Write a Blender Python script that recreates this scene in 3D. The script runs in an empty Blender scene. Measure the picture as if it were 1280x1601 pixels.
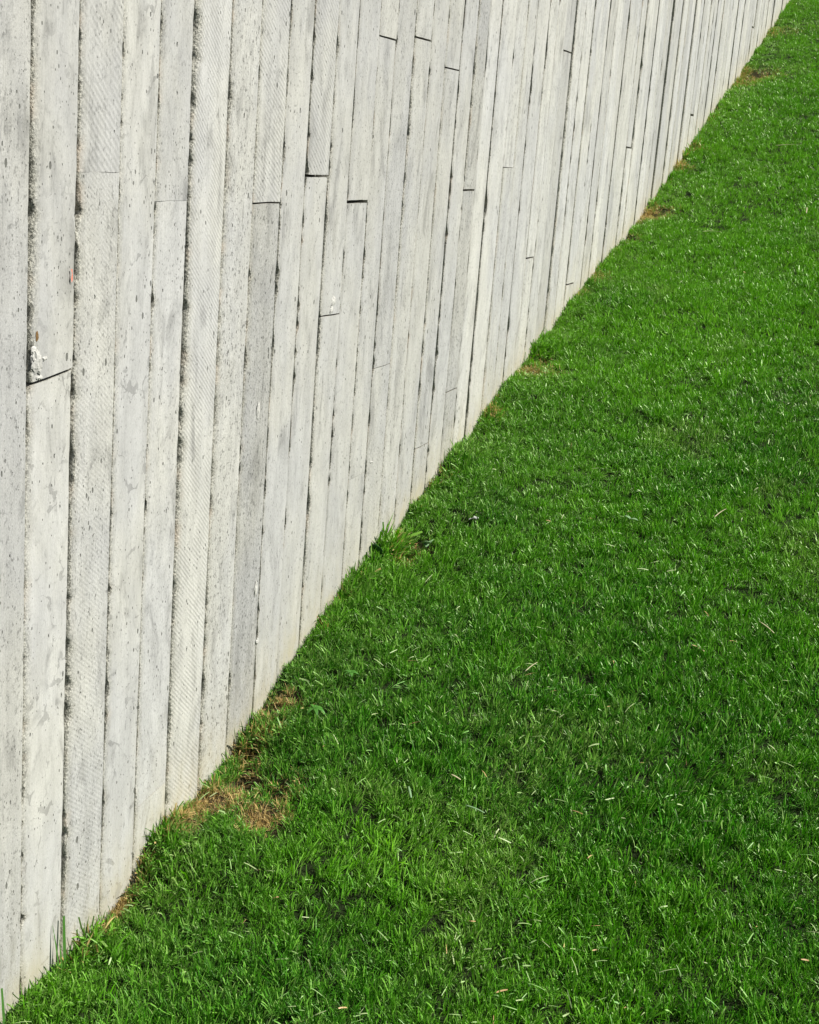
import bpy, math
import numpy as np
from mathutils import Matrix, Vector

rng = np.random.default_rng(11)
scene = bpy.context.scene
COL = scene.collection

# ------------------------------------------------------------------ camera
F = 2221.0                                   # focal length in photo pixels (1280 x 1601)
CAM = np.array([0.0, -1.30, 1.55])
_X = np.array([810.0, 515.0, -F]); _X /= np.linalg.norm(_X)
_Z = np.array([687.0, 8496.0, F]); _Z -= _X * (_X @ _Z); _Z /= np.linalg.norm(_Z)
_Y = np.cross(_Z, _X)
RW = np.array([_X, _Y, _Z])                  # camera axes -> world axes
cam_d = bpy.data.cameras.new('camera'); cam = bpy.data.objects.new('camera', cam_d); COL.objects.link(cam)
M = Matrix([list(r) for r in RW]).to_4x4(); M.translation = Vector(CAM)
cam.matrix_world = M
cam_d.sensor_fit = 'VERTICAL'; cam_d.sensor_height = 24.0; cam_d.lens = F / 1601 * 24.0
cam_d.clip_start = 0.05; cam_d.clip_end = 800
scene.camera = cam

# ------------------------------------------------------------------ light
SUN_TO = np.array([0.13, -0.70, 0.74]); SUN_TO /= np.linalg.norm(SUN_TO)
world = bpy.data.worlds.new('World'); scene.world = world; world.use_nodes = True
wn = world.node_tree; bg = wn.nodes['Background']
sky = wn.nodes.new('ShaderNodeTexSky'); sky.sky_type = 'NISHITA'; sky.sun_disc = False
sky.sun_elevation = math.asin(SUN_TO[2]); sky.sun_rotation = math.atan2(SUN_TO[0], SUN_TO[1])
wn.links.new(sky.outputs[0], bg.inputs[0]); bg.inputs[1].default_value = 0.050
sd = bpy.data.lights.new('sun', 'SUN'); sd.energy = 5.0; sd.angle = math.radians(0.5); sd.color = (1.0, 0.965, 0.91)
sun = bpy.data.objects.new('sun', sd); COL.objects.link(sun)
sun.rotation_euler = Vector(-SUN_TO).to_track_quat('-Z', 'Y').to_euler(); sun.location = (0, -5, 8)
vs = scene.view_settings
vs.view_transform = 'Standard'; vs.look = 'None'; vs.exposure = 0.72; vs.gamma = 1.0; vs.use_curve_mapping = False
scene.cycles.max_bounces = 5; scene.cycles.diffuse_bounces = 2; scene.cycles.transmission_bounces = 3

# ------------------------------------------------------------------ helpers
def ray(u, v):
    return RW @ np.array([u - 640.0, 800.5 - v, -F])
def wall_pt(u, v):                            # a photo pixel as a place on the wall face (x, z)
    d = ray(u, v); t = -CAM[1] / d[1]
    return CAM[0] + d[0] * t, CAM[2] + d[2] * t
def project(P):
    q = (np.asarray(P) - CAM) @ RW
    return 640 + F * q[..., 0] / -q[..., 2], 800.5 - F * q[..., 1] / -q[..., 2], -q[..., 2]
def _h(ix, iy, s):
    n = (ix.astype(np.int64) * 374761393 + iy.astype(np.int64) * 668265263 + s * 974711) & 0xffffffff
    n = ((n ^ (n >> 13)) * 1274126177) & 0xffffffff
    return ((n ^ (n >> 16)) & 0xffff) / 65535.0
def vnoise(x, y, s=0):
    x = np.asarray(x, float); y = np.asarray(y, float) + 0 * x; x = x + 0 * y
    ix = np.floor(x); iy = np.floor(y); fx = x - ix; fy = y - iy
    fx = fx * fx * (3 - 2 * fx); fy = fy * fy * (3 - 2 * fy)
    ix = ix.astype(np.int64); iy = iy.astype(np.int64)
    a = _h(ix, iy, s); b = _h(ix + 1, iy, s); c = _h(ix, iy + 1, s); d = _h(ix + 1, iy + 1, s)
    return (a * (1 - fx) + b * fx) * (1 - fy) + (c * (1 - fx) + d * fx) * fy
def fbm(x, y, s=0, o=3):
    r = 0; a = 0.5; t = 0
    for i in range(o):
        r = r + a * vnoise(x * 2 ** i, y * 2 ** i, s + i * 17); t += a; a *= 0.5
    return r / t
def sstep(a, b, x):
    t = np.clip((x - a) / (b - a), 0, 1); return t * t * (3 - 2 * t)

def mesh_obj(name, verts, faces, mat, parent=None, attrs=None, smooth=False):
    me = bpy.data.meshes.new(name)
    verts = np.asarray(verts, np.float32)
    if isinstance(faces, np.ndarray):
        n, k = faces.shape
        me.vertices.add(len(verts)); me.vertices.foreach_set('co', verts.ravel())
        me.loops.add(n * k); me.loops.foreach_set('vertex_index', faces.astype(np.int32).ravel())
        me.polygons.add(n); me.polygons.foreach_set('loop_start', np.arange(0, n * k, k, dtype=np.int32))
        me.update(calc_edges=True)
    else:
        me.from_pydata([tuple(map(float, v)) for v in verts], [], faces); me.update()
    for an, arr in (attrs or {}).items():
        a = me.attributes.new(an, 'FLOAT_COLOR', 'POINT'); a.data.foreach_set('color', np.asarray(arr, np.float32).ravel())
    if smooth:
        me.polygons.foreach_set('use_smooth', np.ones(len(me.polygons), bool))
    if mat: me.materials.append(mat)
    o = bpy.data.objects.new(name, me); COL.objects.link(o)
    if parent: o.parent = parent
    return o
def tag(o, label=None, cat=None, group=None, kind=None):
    if label: o['label'] = label
    if cat: o['category'] = cat
    if group: o['group'] = group
    if kind: o['kind'] = kind
    return o
def empty(name, loc=(0, 0, 0)):
    o = bpy.data.objects.new(name, None); COL.objects.link(o); o.location = loc; o.empty_display_size = 0.05; return o
def grid_faces(r, c, off=0):
    i = np.arange(r - 1)[:, None] * c + np.arange(c - 1)[None, :]
    return np.stack([i, i + 1, i + c + 1, i + c], -1).reshape(-1, 4) + off

# ------------------------------------------------------------------ material node helper
class NT:
    def __init__(s, name):
        s.m = bpy.data.materials.new(name); s.m.use_nodes = True; s.t = s.m.node_tree
        for n in list(s.t.nodes): s.t.nodes.remove(n)
        s.out = s.n('ShaderNodeOutputMaterial')
    def n(s, ty, ins=None, **kw):
        d = s.t.nodes.new(ty)
        for k, v in kw.items(): setattr(d, k, v)
        for k, v in (ins or {}).items(): s.set(d, k, v)
        return d
    def set(s, d, k, v):
        if isinstance(v, bpy.types.NodeSocket): s.t.links.new(v, d.inputs[k])
        else:
            if isinstance(v, tuple) and len(v) == 3 and d.inputs[k].type == 'RGBA': v = v + (1,)
            d.inputs[k].default_value = v
    def math(s, op, a, b=0.0, c=0.0, clamp=False):
        d = s.n('ShaderNodeMath', {0: a, 1: b, 2: c}, operation=op); d.use_clamp = clamp; return d.outputs[0]
    def mapr(s, v, a, b, c=0.0, d_=1.0, smooth=True):
        d = s.n('ShaderNodeMapRange', {0: v, 1: a, 2: b, 3: c, 4: d_})
        d.interpolation_type = 'SMOOTHSTEP' if smooth else 'LINEAR'; return d.outputs[0]
    def mix(s, f, a, b, mode='MIX'):
        d = s.n('ShaderNodeMix', data_type='RGBA', blend_type=mode, clamp_factor=True)
        s.set(d, 0, f); s.set(d, 6, a); s.set(d, 7, b); return d.outputs[2]
    def noise(s, vec, scale, detail=3, rough=0.5, dist=0.0):
        return s.n('ShaderNodeTexNoise', {'Vector': vec, 'Scale': scale, 'Detail': detail, 'Roughness': rough, 'Distortion': dist}).outputs[0]
    def vmap(s, vec, loc=(0, 0, 0), rot=(0, 0, 0), scale=(1, 1, 1)):
        return s.n('ShaderNodeMapping', {0: vec, 1: loc, 2: rot, 3: scale}).outputs[0]

# ------------------------------------------------------------------ concrete
def concrete():
    k = NT('board_cast_concrete')
    pos = k.n('ShaderNodeNewGeometry').outputs['Position']
    oi = k.n('ShaderNodeObjectInfo')
    pc = k.n('ShaderNodeSeparateColor', {0: oi.outputs['Color']}).outputs     # r tone, g saw marks, b roughness
    tone, saw, rg = pc[0], pc[1], pc[2]
    at = k.n('ShaderNodeAttribute', attribute_name='marks', attribute_type='GEOMETRY')
    ac = k.n('ShaderNodeSeparateColor', {0: at.outputs['Color']}).outputs     # r ragged edge, g soil, b vein stain
    edge, soil, vein = ac[0], ac[1], ac[2]
    rnd = oi.outputs['Random']
    offv = k.n('ShaderNodeCombineXYZ', {0: k.math('MULTIPLY', rnd, 37.0), 1: 0.0, 2: k.math('MULTIPLY', rnd, 91.0)}).outputs[0]
    p = k.n('ShaderNodeVectorMath', {0: pos, 1: offv}, operation='ADD').outputs[0]
    # large and middle patches, per board, streaked along the board
    big = k.noise(k.vmap(k.n('ShaderNodeVectorMath', {0: pos, 1: k.n('ShaderNodeVectorMath', {0: offv, 1: (0.006, 0.0, 0.004)}, operation='MULTIPLY').outputs[0]}, operation='ADD').outputs[0], scale=(3.2, 3.2, 1.6)), 1.0, 4, 0.6)
    mid = k.noise(k.vmap(p, scale=(26, 26, 7)), 1.0, 4, 0.6, 0.4)
    grain = k.noise(k.vmap(p, scale=(420, 200, 22)), 1.0, 3, 0.6, 0.3)
    fine = k.noise(k.vmap(p, scale=(1, 1, 0.55)), 420.0, 3, 0.7)
    speck = k.noise(k.vmap(p, scale=(1, 1, 0.6)), 170.0, 3, 0.6)
    cool = (0.450, 0.451, 0.430); warm = (0.492, 0.488, 0.440)
    col = k.mix(k.mapr(big, 0.38, 0.62), cool, warm)
    t = k.math('MULTIPLY_ADD', tone, 0.70, 0.40)
    t = k.math('MULTIPLY', t, k.mapr(mid, 0.25, 0.75, 0.86, 1.07))
    greyp = k.mapr(k.noise(k.vmap(p, loc=(4, 0, 9), scale=(15, 15, 5)), 1.0, 5, 0.68, 0.9), 0.50, 0.72)
    t = k.math('MULTIPLY', t, k.math('MULTIPLY_ADD', greyp, -0.34, 1.0))
    t = k.math('MULTIPLY', t, k.math('MULTIPLY_ADD', k.math('SUBTRACT', grain, 0.5), k.math('MULTIPLY_ADD', rg, 0.28, 0.16), 1.0))
    t = k.math('MULTIPLY', t, k.math('MULTIPLY_ADD', k.math('SUBTRACT', fine, 0.5), k.math('MULTIPLY_ADD', rg, 0.85, 0.36), 1.0))
    # grime caught in the rough boards
    gr = k.math('MULTIPLY', k.mapr(speck, 0.56, 0.68), k.math('MULTIPLY_ADD', rg, 0.50, 0.10))
    t = k.math('MULTIPLY', t, k.math('SUBTRACT', 1.0, gr))
    # diagonal band-saw marks
    w = k.n('ShaderNodeTexWave', {'Vector': k.n('ShaderNodeMapping', {0: p, 2: k.n('ShaderNodeCombineXYZ', {0: 0.0, 1: k.math('MULTIPLY_ADD', rnd, -0.28, -0.50), 2: 0.0}).outputs[0]}).outputs[0], 'Scale': k.math('MULTIPLY_ADD', k.math('FRACT', k.math('MULTIPLY', rnd, 7.3)), 16.0, 26.0), 'Distortion': 0.9, 'Detail': 2.0, 'Detail Scale': 0.6},
            wave_type='BANDS', bands_direction='Z', wave_profile='SIN').outputs['Fac']
    wbr = k.mapr(k.noise(k.vmap(p, scale=(20, 20, 8)), 1.0, 3), 0.32, 0.55)
    wv = k.math('MULTIPLY', k.math('MULTIPLY', w, saw), wbr)
    t = k.math('MULTIPLY', t, k.math('MULTIPLY_ADD', wv, -0.13, 1.03))
    sme = k.mapr(k.noise(k.vmap(p, loc=(7, 2, 1), scale=(90, 60, 13)), 1.0, 4, 0.65, 0.5), 0.62, 0.72)
    sme = k.math('MULTIPLY', sme, k.mapr(k.noise(k.vmap(p, loc=(1, 8, 5), scale=(9, 9, 5)), 1.0, 3), 0.48, 0.66))
    t = k.math('MULTIPLY', t, k.math('MULTIPLY_ADD', sme, -0.50, 1.0))
    # cement vein stains and patches
    vw = k.n('ShaderNodeVectorMath', {0: p, 1: k.n('ShaderNodeVectorMath', {0: k.n('ShaderNodeTexNoise', {'Vector': p, 'Scale': 22.0, 'Detail': 3.0}).outputs[1], 1: (0.09, 0.09, 0.09)}, operation='MULTIPLY').outputs[0]}, operation='ADD').outputs[0]
    vd = k.n('ShaderNodeTexVoronoi', {'Vector': k.vmap(vw, scale=(13, 3, 7)), 'Scale': 1.0}, feature='DISTANCE_TO_EDGE').outputs[0]
    vwid = k.mapr(k.noise(p, 30.0, 2), 0.45, 0.72, 0.004, 0.075)
    vl = k.math('LESS_THAN', vd, vwid)
    vl = k.math('MULTIPLY', vl, k.mapr(k.noise(k.vmap(p, loc=(3, 3, 3)), 16.0, 2), 0.44, 0.56))
    t = k.math('MULTIPLY', t, k.math('SUBTRACT', 1.0, k.math('MULTIPLY', k.math('MULTIPLY', vl, vein), 0.30)))
    col = k.mix(1.0, col, k.n('ShaderNodeCombineColor', {0: t, 1: t, 2: t}).outputs[0], 'MULTIPLY')
    # ragged edge strips: coarse sand and a little rust-brown
    sand = k.noise(k.vmap(p, scale=(1, 1, 0.8)), 260.0, 2, 0.7)
    ecol = k.mix(k.mapr(sand, 0.36, 0.66), (0.10, 0.098, 0.075), (0.44, 0.43, 0.36))
    ecol = k.mix(k.math('MULTIPLY', k.mapr(k.noise(p, 14.0, 3), 0.52, 0.7), 0.45), ecol, (0.42, 0.33, 0.24))
    col = k.mix(k.math('MULTIPLY', edge, 0.85), col, ecol)
    # air holes: small pits, the shade inside them painted as dark colour
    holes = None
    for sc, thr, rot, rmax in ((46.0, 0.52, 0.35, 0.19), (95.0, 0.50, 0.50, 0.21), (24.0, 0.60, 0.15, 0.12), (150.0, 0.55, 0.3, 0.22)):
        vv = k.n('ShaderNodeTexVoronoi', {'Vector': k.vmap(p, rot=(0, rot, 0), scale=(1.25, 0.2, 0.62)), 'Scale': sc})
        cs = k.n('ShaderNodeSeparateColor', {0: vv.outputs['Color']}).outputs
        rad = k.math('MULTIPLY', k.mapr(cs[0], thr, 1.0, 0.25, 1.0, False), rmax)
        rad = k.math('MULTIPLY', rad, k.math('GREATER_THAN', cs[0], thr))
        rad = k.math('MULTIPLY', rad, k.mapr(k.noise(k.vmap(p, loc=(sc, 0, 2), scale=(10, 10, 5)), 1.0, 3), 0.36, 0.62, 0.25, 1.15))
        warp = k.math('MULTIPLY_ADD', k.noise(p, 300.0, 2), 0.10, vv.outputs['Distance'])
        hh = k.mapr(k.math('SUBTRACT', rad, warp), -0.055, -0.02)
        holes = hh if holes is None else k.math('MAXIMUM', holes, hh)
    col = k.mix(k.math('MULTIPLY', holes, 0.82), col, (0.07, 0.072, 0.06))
    # splashed soil above the grass
    sm = k.math('MULTIPLY', soil, k.mapr(k.noise(k.vmap(p, scale=(1, 1, 0.5)), 24.0, 4, 0.6), 0.25, 0.8, 0.25, 1.0))
    col = k.mix(k.math('MULTIPLY', sm, 0.80), col, (0.34, 0.305, 0.19))
    # relief
    hgt = k.math('MULTIPLY', fine, k.math('MULTIPLY_ADD', rg, 0.9, 0.25))
    hgt = k.math('ADD', hgt, k.math('MULTIPLY', grain, k.math('MULTIPLY_ADD', rg, 0.8, 0.35)))
    hgt = k.math('ADD', hgt, k.math('MULTIPLY', wv, -0.45))
    hgt = k.math('ADD', hgt, k.math('MULTIPLY', holes, -3.0))
    hgt = k.math('ADD', hgt, k.math('MULTIPLY', mid, 1.6))
    hgt = k.math('ADD', hgt, k.math('MULTIPLY', k.math('MULTIPLY', sand, edge), 3.0))
    bump = k.n('ShaderNodeBump', {'Strength': 0.9, 'Distance': 0.0011, 'Height': hgt}).outputs[0]
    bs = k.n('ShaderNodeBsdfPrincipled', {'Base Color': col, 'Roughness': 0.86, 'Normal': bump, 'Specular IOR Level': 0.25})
    k.t.links.new(bs.outputs[0], k.out.inputs[0])
    return k.m
M_CONC = concrete()

def simple(name, col, rough=0.8, var=0.2, scale=80.0):
    k = NT(name); pos = k.n('ShaderNodeNewGeometry').outputs['Position']
    nz = k.noise(pos, scale, 3, 0.6)
    c = k.mix(nz, tuple(x * (1 - var) for x in col), tuple(min(1, x * (1 + var)) for x in col))
    b = k.n('ShaderNodeBump', {'Strength': 0.6, 'Distance': 0.001, 'Height': nz}).outputs[0]
    bs = k.n('ShaderNodeBsdfPrincipled', {'Base Color': c, 'Roughness': rough, 'Normal': b, 'Specular IOR Level': 0.25})
    k.t.links.new(bs.outputs[0], k.out.inputs[0]); return k.m
M_CORE = simple('joint_concrete', (0.16, 0.155, 0.13), 0.95, 0.4, 150)
M_CHUNK = simple('broken_concrete', (0.42, 0.415, 0.38), 0.95, 0.5, 300)
M_RUST = simple('rusty_steel', (0.15, 0.09, 0.035), 0.8, 0.5, 300)
M_RED = simple('red_crayon', (0.55, 0.17, 0.11), 0.8, 0.3, 500)

# ------------------------------------------------------------------ ground heights
BASE_PX = [(0, 1590), (35, 1550), (100, 1500), (150, 1440), (200, 1385), (225, 1320), (270, 1260), (350, 1190), (400, 1105), (440, 1040),
           (500, 960), (590, 860), (640, 790), (700, 715), (740, 665), (790, 590), (830, 550), (900, 455), (960, 385), (1000, 335),
           (1040, 280), (1085, 215), (1130, 150), (1160, 105), (1200, 50), (1240, -10)]
bp = np.array([wall_pt(*p) for p in BASE_PX])
bx = np.concatenate([[-60, -12, 0.5, 1.4], bp[:, 0], [20.0, 45.0, 60, 200]])
bz = np.concatenate([[-1.6, -1.6, bp[0, 1] - 0.22, bp[0, 1] - 0.06], bp[:, 1], [bp[-1, 1] + 7.1 * 0.29, bp[-1, 1] + 32 * 0.28, bp[-1, 1] + 34, bp[-1, 1] + 34]])
bz[-2:] = bp[-1, 1] + 32 * 0.28 + 1.5
def smooth_profile():
    xs = np.linspace(-2, 46, 4801); z = np.interp(xs, bx, bz)
    def blur(z, s):
        n = int(s / 0.01 * 3); kx = np.exp(-0.5 * (np.arange(-n, n + 1) * 0.01 / s) ** 2); kx /= kx.sum()
        return np.convolve(np.pad(z, n, mode='edge'), kx, 'valid')
    return xs, blur(z, 0.05), blur(z, 0.7)
PX, PZ, PZS = smooth_profile()
def prof(x, fine=True):
    z = np.interp(x, PX, PZ if fine else PZS)
    out = (x < -1.5) | (x > 45.5)
    return np.where(out, np.interp(x, bx, bz), z)
# worn spots: photo pixel, radius (m), depth (m), dryness
WORN = [(388, 1205, .060, .050, 1.0), (392, 1165, .045, .035, 1.0), (335, 1235, .085, .006, .95), (410, 1262, .075, .014, 1.0), (290, 1268, .06, .0, .8), (440, 1215, .07, .03, .5),
        (632, 862, .045, .016, 1.0), (652, 842, .060, .045, .7), (618, 838, .05, .0, .5), (735, 805, .06, .035, .15), (850, 556, .085, .050, .85), (833, 572, .10, .0, .8), (862, 574, .10, .0, .4),
        (1022, 326, .16, .020, .95), (1005, 334, .14, .0, .9), (985, 366, .10, .05, .7), (1176, 110, .30, .04, .75), (1165, 122, .2, .02, .5), (1060, 232, .16, .0, .7), (1085, 226, .12, .05, .8),
        (210, 1362, .030, .035, .8), (222, 1330, .03, .0, .7), (190, 1402, .038, .0, 1.0), (158, 1440, .03, .0, .8), (447, 1085, .05, .0, .75), (425, 1100, .035, .02, .9), (420, 1135, .04, .0, .7),
        (930, 425, .13, .0, .5), (905, 440, .1, .0, .5), (1215, 45, .3, .0, .4), (935, 350, .1, .0, .0), (100, 1490, .04, .0, .4), (500, 965, .04, .0, .3),
        (690, 735, .06, .0, .3), (770, 640, .07, .0, .35)]
def G0(x, y):
    x = np.asarray(x, float); y = np.asarray(y, float)
    near = np.exp(-np.abs(y) / 0.25)
    z = prof(x, True) * near + prof(x, False) * (1 - near)
    am = sstep(0.0, 0.15, np.abs(y))
    z = z + am * (0.030 * (fbm(x * 2.2, y * 2.2, 5) - 0.5) + 0.016 * (fbm(x * 9, y * 9, 8) - 0.5) + 0.05 * (fbm(x * .6, y * .6, 3) - 0.5))
    return z - 0.022
def ground_pt(u, v):
    d = ray(u, v); d = d / np.linalg.norm(d); t = 0.8
    for _ in range(4000):
        P = CAM + d * t
        if P[1] > -0.001: break
        if P[2] < G0(P[0], P[1]) + 0.03: break
        t += 0.006
    return CAM + d * t
worn = [(*ground_pt(u, v)[:2], r * (.66 if u < 700 else .50), dp * 1.25, dr * (.92 if u < 700 else .8)) for u, v, r, dp, dr in WORN]
def dry_at(x, y):
    d = np.zeros_like(np.asarray(x, float) + np.asarray(y, float))
    wob = 0.6 + 0.8 * fbm(np.asarray(x) * 25, np.asarray(y) * 25, 44)
    for wx, wy, r, dp, dr in worn:
        q = ((x - wx) ** 2 + (y - wy) ** 2) / (r * wob) ** 2
        d = np.maximum(d, dr * np.exp(-np.minimum(q, 50) ** 1.6 * .6))
    return d
def G(x, y):
    z = G0(x, y)
    for wx, wy, r, dp, dr in worn:
        if dp > 0: z = z - dp * np.exp(-np.minimum(((x - wx) ** 2 + (y - wy) ** 2) / (r * .8) ** 2, 50))
    return z

# ------------------------------------------------------------------ ground sheet
def build_ground():
    xs = np.unique(np.concatenate([np.linspace(-60, -4, 15), np.linspace(-4, 1, 26), np.arange(1, 6, .025), np.arange(6, 14, .06), np.arange(14, 46, .5), np.linspace(46, 200, 12)]))
    ys = np.unique(np.concatenate([np.linspace(-120, -8, 15), np.arange(-8, -2.2, .2), np.arange(-2.2, 0.031, .025), np.array([0.06, 0.5, 2, 10, 60, 120])]))
    Xg, Yg = np.meshgrid(xs, ys, indexing='ij'); Zg = G(Xg, Yg)
    V = np.stack([Xg, Yg, Zg], -1).reshape(-1, 3)
    dr = dry_at(Xg, Yg).ravel()
    A = np.stack([dr, dr, dr, np.ones_like(dr)], -1)
    k = NT('soil_and_thatch'); pos = k.n('ShaderNodeNewGeometry').outputs['Position']
    at = k.n('ShaderNodeAttribute', attribute_name='marks', attribute_type='GEOMETRY').outputs['Color']
    n1 = k.noise(pos, 60, 4, 0.6); n2 = k.noise(pos, 220, 3, 0.6)
    green = k.mix(n1, (0.010, 0.014, 0.005), (0.020, 0.034, 0.009)); brown = k.mix(n2, (0.030, 0.020, 0.012), (0.13, 0.090, 0.045))
    c = k.mix(at, green, brown)
    b = k.n('ShaderNodeBump', {'Strength': 1.0, 'Distance': 0.006, 'Height': n2}).outputs[0]
    bs = k.n('ShaderNodeBsdfPrincipled', {'Base Color': c, 'Roughness': 0.95, 'Normal': b, 'Specular IOR Level': 0.1})
    k.t.links.new(bs.outputs[0], k.out.inputs[0])
    o = mesh_obj('ground', V, grid_faces(len(xs), len(ys)), k.m, attrs={'marks': A}, smooth=True)
    tag(o, kind='structure', label='dark soil and thatch under the sloping lawn')
build_ground()

# ------------------------------------------------------------------ the wall: cast in board-wide strips
SEAM_U = [44, 118, 185, 243, 295, 350, 397, 441, 478, 514, 546, 579, 606, 634, 660, 684, 707, 728, 746, 765, 787, 804, 819, 837, 850, 864, 879]
seams = [wall_pt(u, 234)[0] for u in SEAM_U]
first = 0
while seams[0] > 0.35: seams.insert(0, seams[0] - 0.132); first += 1
while seams[-1] < 24: seams.append(seams[-1] + 0.131 + rng.normal() * 0.007)
NB = len(seams) - 1
def col_of(u, v):
    return int(np.searchsorted(seams, wall_pt(u, v)[0]) - 1)
TOP = 5.6 + 0.0
# seam lean: tiny drift of each seam with height
drift = rng.normal(size=len(seams)) * 0.0015
# joints where one board print ends and the next begins: centre, slope in m across, gap in m
JOINTS = [((76, 590), .012, .006), ((153, 269), 0, .0004), ((265, 314), 0, .0003), ((418, 317), 0, .0035), ((496, 275), 0, .006), ((558, 315), 0, .008),
          ((508, 494), -.003, .004), ((608, 60), 0, .004), ((661, 61), 0, .005), ((707, 108), 0, .004), ((735, 297), 0, .006), ((796, 262), 0, .002), ((889, 81), 0, .006),
          ((985, 231), 0, .008), ((600, 571), 0, .002), ((711, 607), 0, .004), ((665, 694), 0, .003), ((234, 1244), .01, .001), ((563, 741), 0, .001), ((826, 403), 0, .006),
          ((888, 444), 0, .007), ((1082, 180), 0, .012), ((1176, 42), 0, .014)]
joints = {}
for (u, v), sl, gp in JOINTS:
    joints.setdefault(col_of(u, v), []).append((wall_pt(u, v)[1], sl, gp))
# look of each print, (column by photo pixel, above the joint or not): tone, saw marks, roughness, proud (mm)
LOOK = {}
def look(u, v, tone, saw, rough, proud=None, vein=0.0):
    LOOK.setdefault(col_of(u, v), []).append((wall_pt(u, v)[1], tone, saw, rough, proud, vein))
look(20, 234, .46, .0, .55, 3, .2); look(80, 234, .50, 0, .12, 3, .5); look(80, 800, .62, 0, .12, 0, 1.0)
look(150, 100, .54, .9, .35, 4); look(140, 600, .56, .45, .6, 4); look(212, 400, .58, .0, .15, 2, 1.0)
look(270, 150, .50, 0, .35, 2, .3); look(260, 600, .62, 0, .35, 1.5, .3); look(320, 400, .62, 1.0, .25, 5)
look(374, 400, .56, .1, .95, 3); look(418, 150, .56, 1.0, .35, 3); look(415, 500, .34, .0, 1.0, 1.5)
look(460, 400, .52, 0, .3, 3); look(496, 150, .50, 1.0, .3, 4); look(496, 400, .50, 0, .2, 1)
look(530, 300, .50, 0, .25, 3); look(528, 560, .47, 0, .25, 1.5); look(562, 200, .47, .1, .3, 4); look(560, 400, .52, 0, .2, 0)
look(590, 300, .46, 0, .35, 2); look(620, 300, .45, .2, .5, 2.5); look(605, 30, .48, .5, .4, 4); look(647, 300, .47, 0, .6, 2); look(647, 20, .44, 0, .6, 4)
look(672, 300, .45, .0, .3, 2); look(695, 300, .46, .3, .3, 1); look(717, 300, .50, 0, .3, 3); look(737, 200, .38, .3, .9, 3); look(735, 400, .64, .2, .3, 1)
look(755, 300, .42, .2, .8, 2); look(776, 300, .62, 0, .3, 4); look(796, 100, .60, 0, .5, 3); look(796, 350, .52, 0, .5, 2); look(812, 300, .62, .0, .4, 2)
look(828, 300, .62, .9, .3, 3); look(844, 300, .62, 0, .4, 2); look(857, 300, .58, .5, .4, 3); look(871, 300, .42, 0, .3, -3)
look(892, 234, .62, 0, .4, 3); look(1024, 234, .44, 0, .3, -3); look(1034, 234, .48, 0, .3, -2)

wall = empty('concrete_wall', (0, 0, 0))
tag(wall, 'pale grey concrete wall cast in narrow upright board prints along the lawn', 'wall', kind='thing')
CORE = 0.030
def box(x0, x1, y0, y1, z0, z1):
    v = [(x, y, z) for x in (x0, x1) for y in (y0, y1) for z in (z0, z1)]
    f = [(0, 1, 3, 2), (4, 6, 7, 5), (0, 4, 5, 1), (2, 3, 7, 6), (0, 2, 6, 4), (1, 5, 7, 3)]
    return v, f
v, f_ = box(seams[0], seams[-1], CORE, 0.40, -2.6, TOP)
mesh_obj('wall_core', v, f_, M_CORE, wall)

def seam_gap(i, z):
    """opening of seam i at height z, and its wander"""
    s = 300 + i * 7
    base = 0.0028 * sstep(0.45, 0.8, vnoise(z * 2.6, i * 3.1, s)) * sstep(.25, .6, vnoise(z * 14, i * 2.2, s + 9)) + 0.0008 * vnoise(z * 60, 0.5, s + 1) * sstep(.3, .7, vnoise(z * 5, 1.5, s + 2))
    wide = sstep(0.60, 0.88, vnoise(z * 0.9, i * 1.7, s + 4)) * 0.0035
    crumb = sstep(.58, .80, vnoise(z * 48, i * 1.3, s + 11)) * sstep(.30, .60, vnoise(z * 3.1, i * 4.1, s + 12)) * 0.0060
    crumb = crumb + sstep(.62, .85, vnoise(z * 17, i * 1.9, s + 13)) * 0.0035
    g = np.maximum((base + wide + crumb) * 1.35 - 0.0002, 0.0006)
    r = np.random.default_rng(9000 + i)
    for _ in range(r.integers(5, 12)):                       # torn notches, sharp above, blunt below
        zc = r.uniform(-0.6, 3.2); L = r.uniform(.015, .10) * (1.7 if r.random() < .25 else 1); a = r.uniform(.002, .0075)
        q = (z - zc) / L
        g = g + a * np.where(q > 0, np.maximum(1 - q, 0) ** 1.5, np.maximum(1 + q * 3.5, 0)) * (0.8 + .4 * vnoise(z * 150, 2.5, s + 5))
    return g * (1 + 0.45 * min(max(seams[i] - 2.2, 0) / 2.0, 4.0))
def wander(i, z):
    return seams[i] + drift[i] * (z - 1) + 0.0022 * (fbm(z * 2.0, i * 5.3, 50 + i, 3) - 0.5) + 0.0009 * (vnoise(z * 45, i * 1.0, 80 + i) - 0.5)
# hand-placed dark openings: pixel of middle, half-length m, width m
OPEN = [((575, 733), .035, .011), ((626, 800), .05, .006), ((705, 288), .055, .009), ((40, 575), .05, .006), ((32, 1560), .045, .012), ((352, 1130), .10, .004), ((262, 1130), .06, .007), ((393, 1105), .03, .004),
        ((594, 410), .03, .006), ((685, 540), .05, .006), ((352, 155), .05, .007), ((283, 525), .06, .006), ((166, 1100), .12, .004), ((42, 420), .20, .005), ((44, 200), .3, .004), ((160, 1300), .16, .004),
        ((243, 160), .03, .004), ((236, 480), .02, .005), ((404, 115), .02, .006), ((716, 141), .02, .008), ((761, 322), .02, .008), ((33, 1445), .02, .008), ((121, 60), .015, .006), ((425, 540), .03, .006),
        ((520, 210), .12, .003), ((478, 262), .02, .006), ((517, 260), .06, .003), ((109, 610), .03, .005), ((297, 40), .04, .006), ((285, 565), .03, .007), ((806, 90), .04, .008), ((884, 60), .06, .010), ((944, 20), .05, .012), ((993, 260), .08, .012)]
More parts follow.
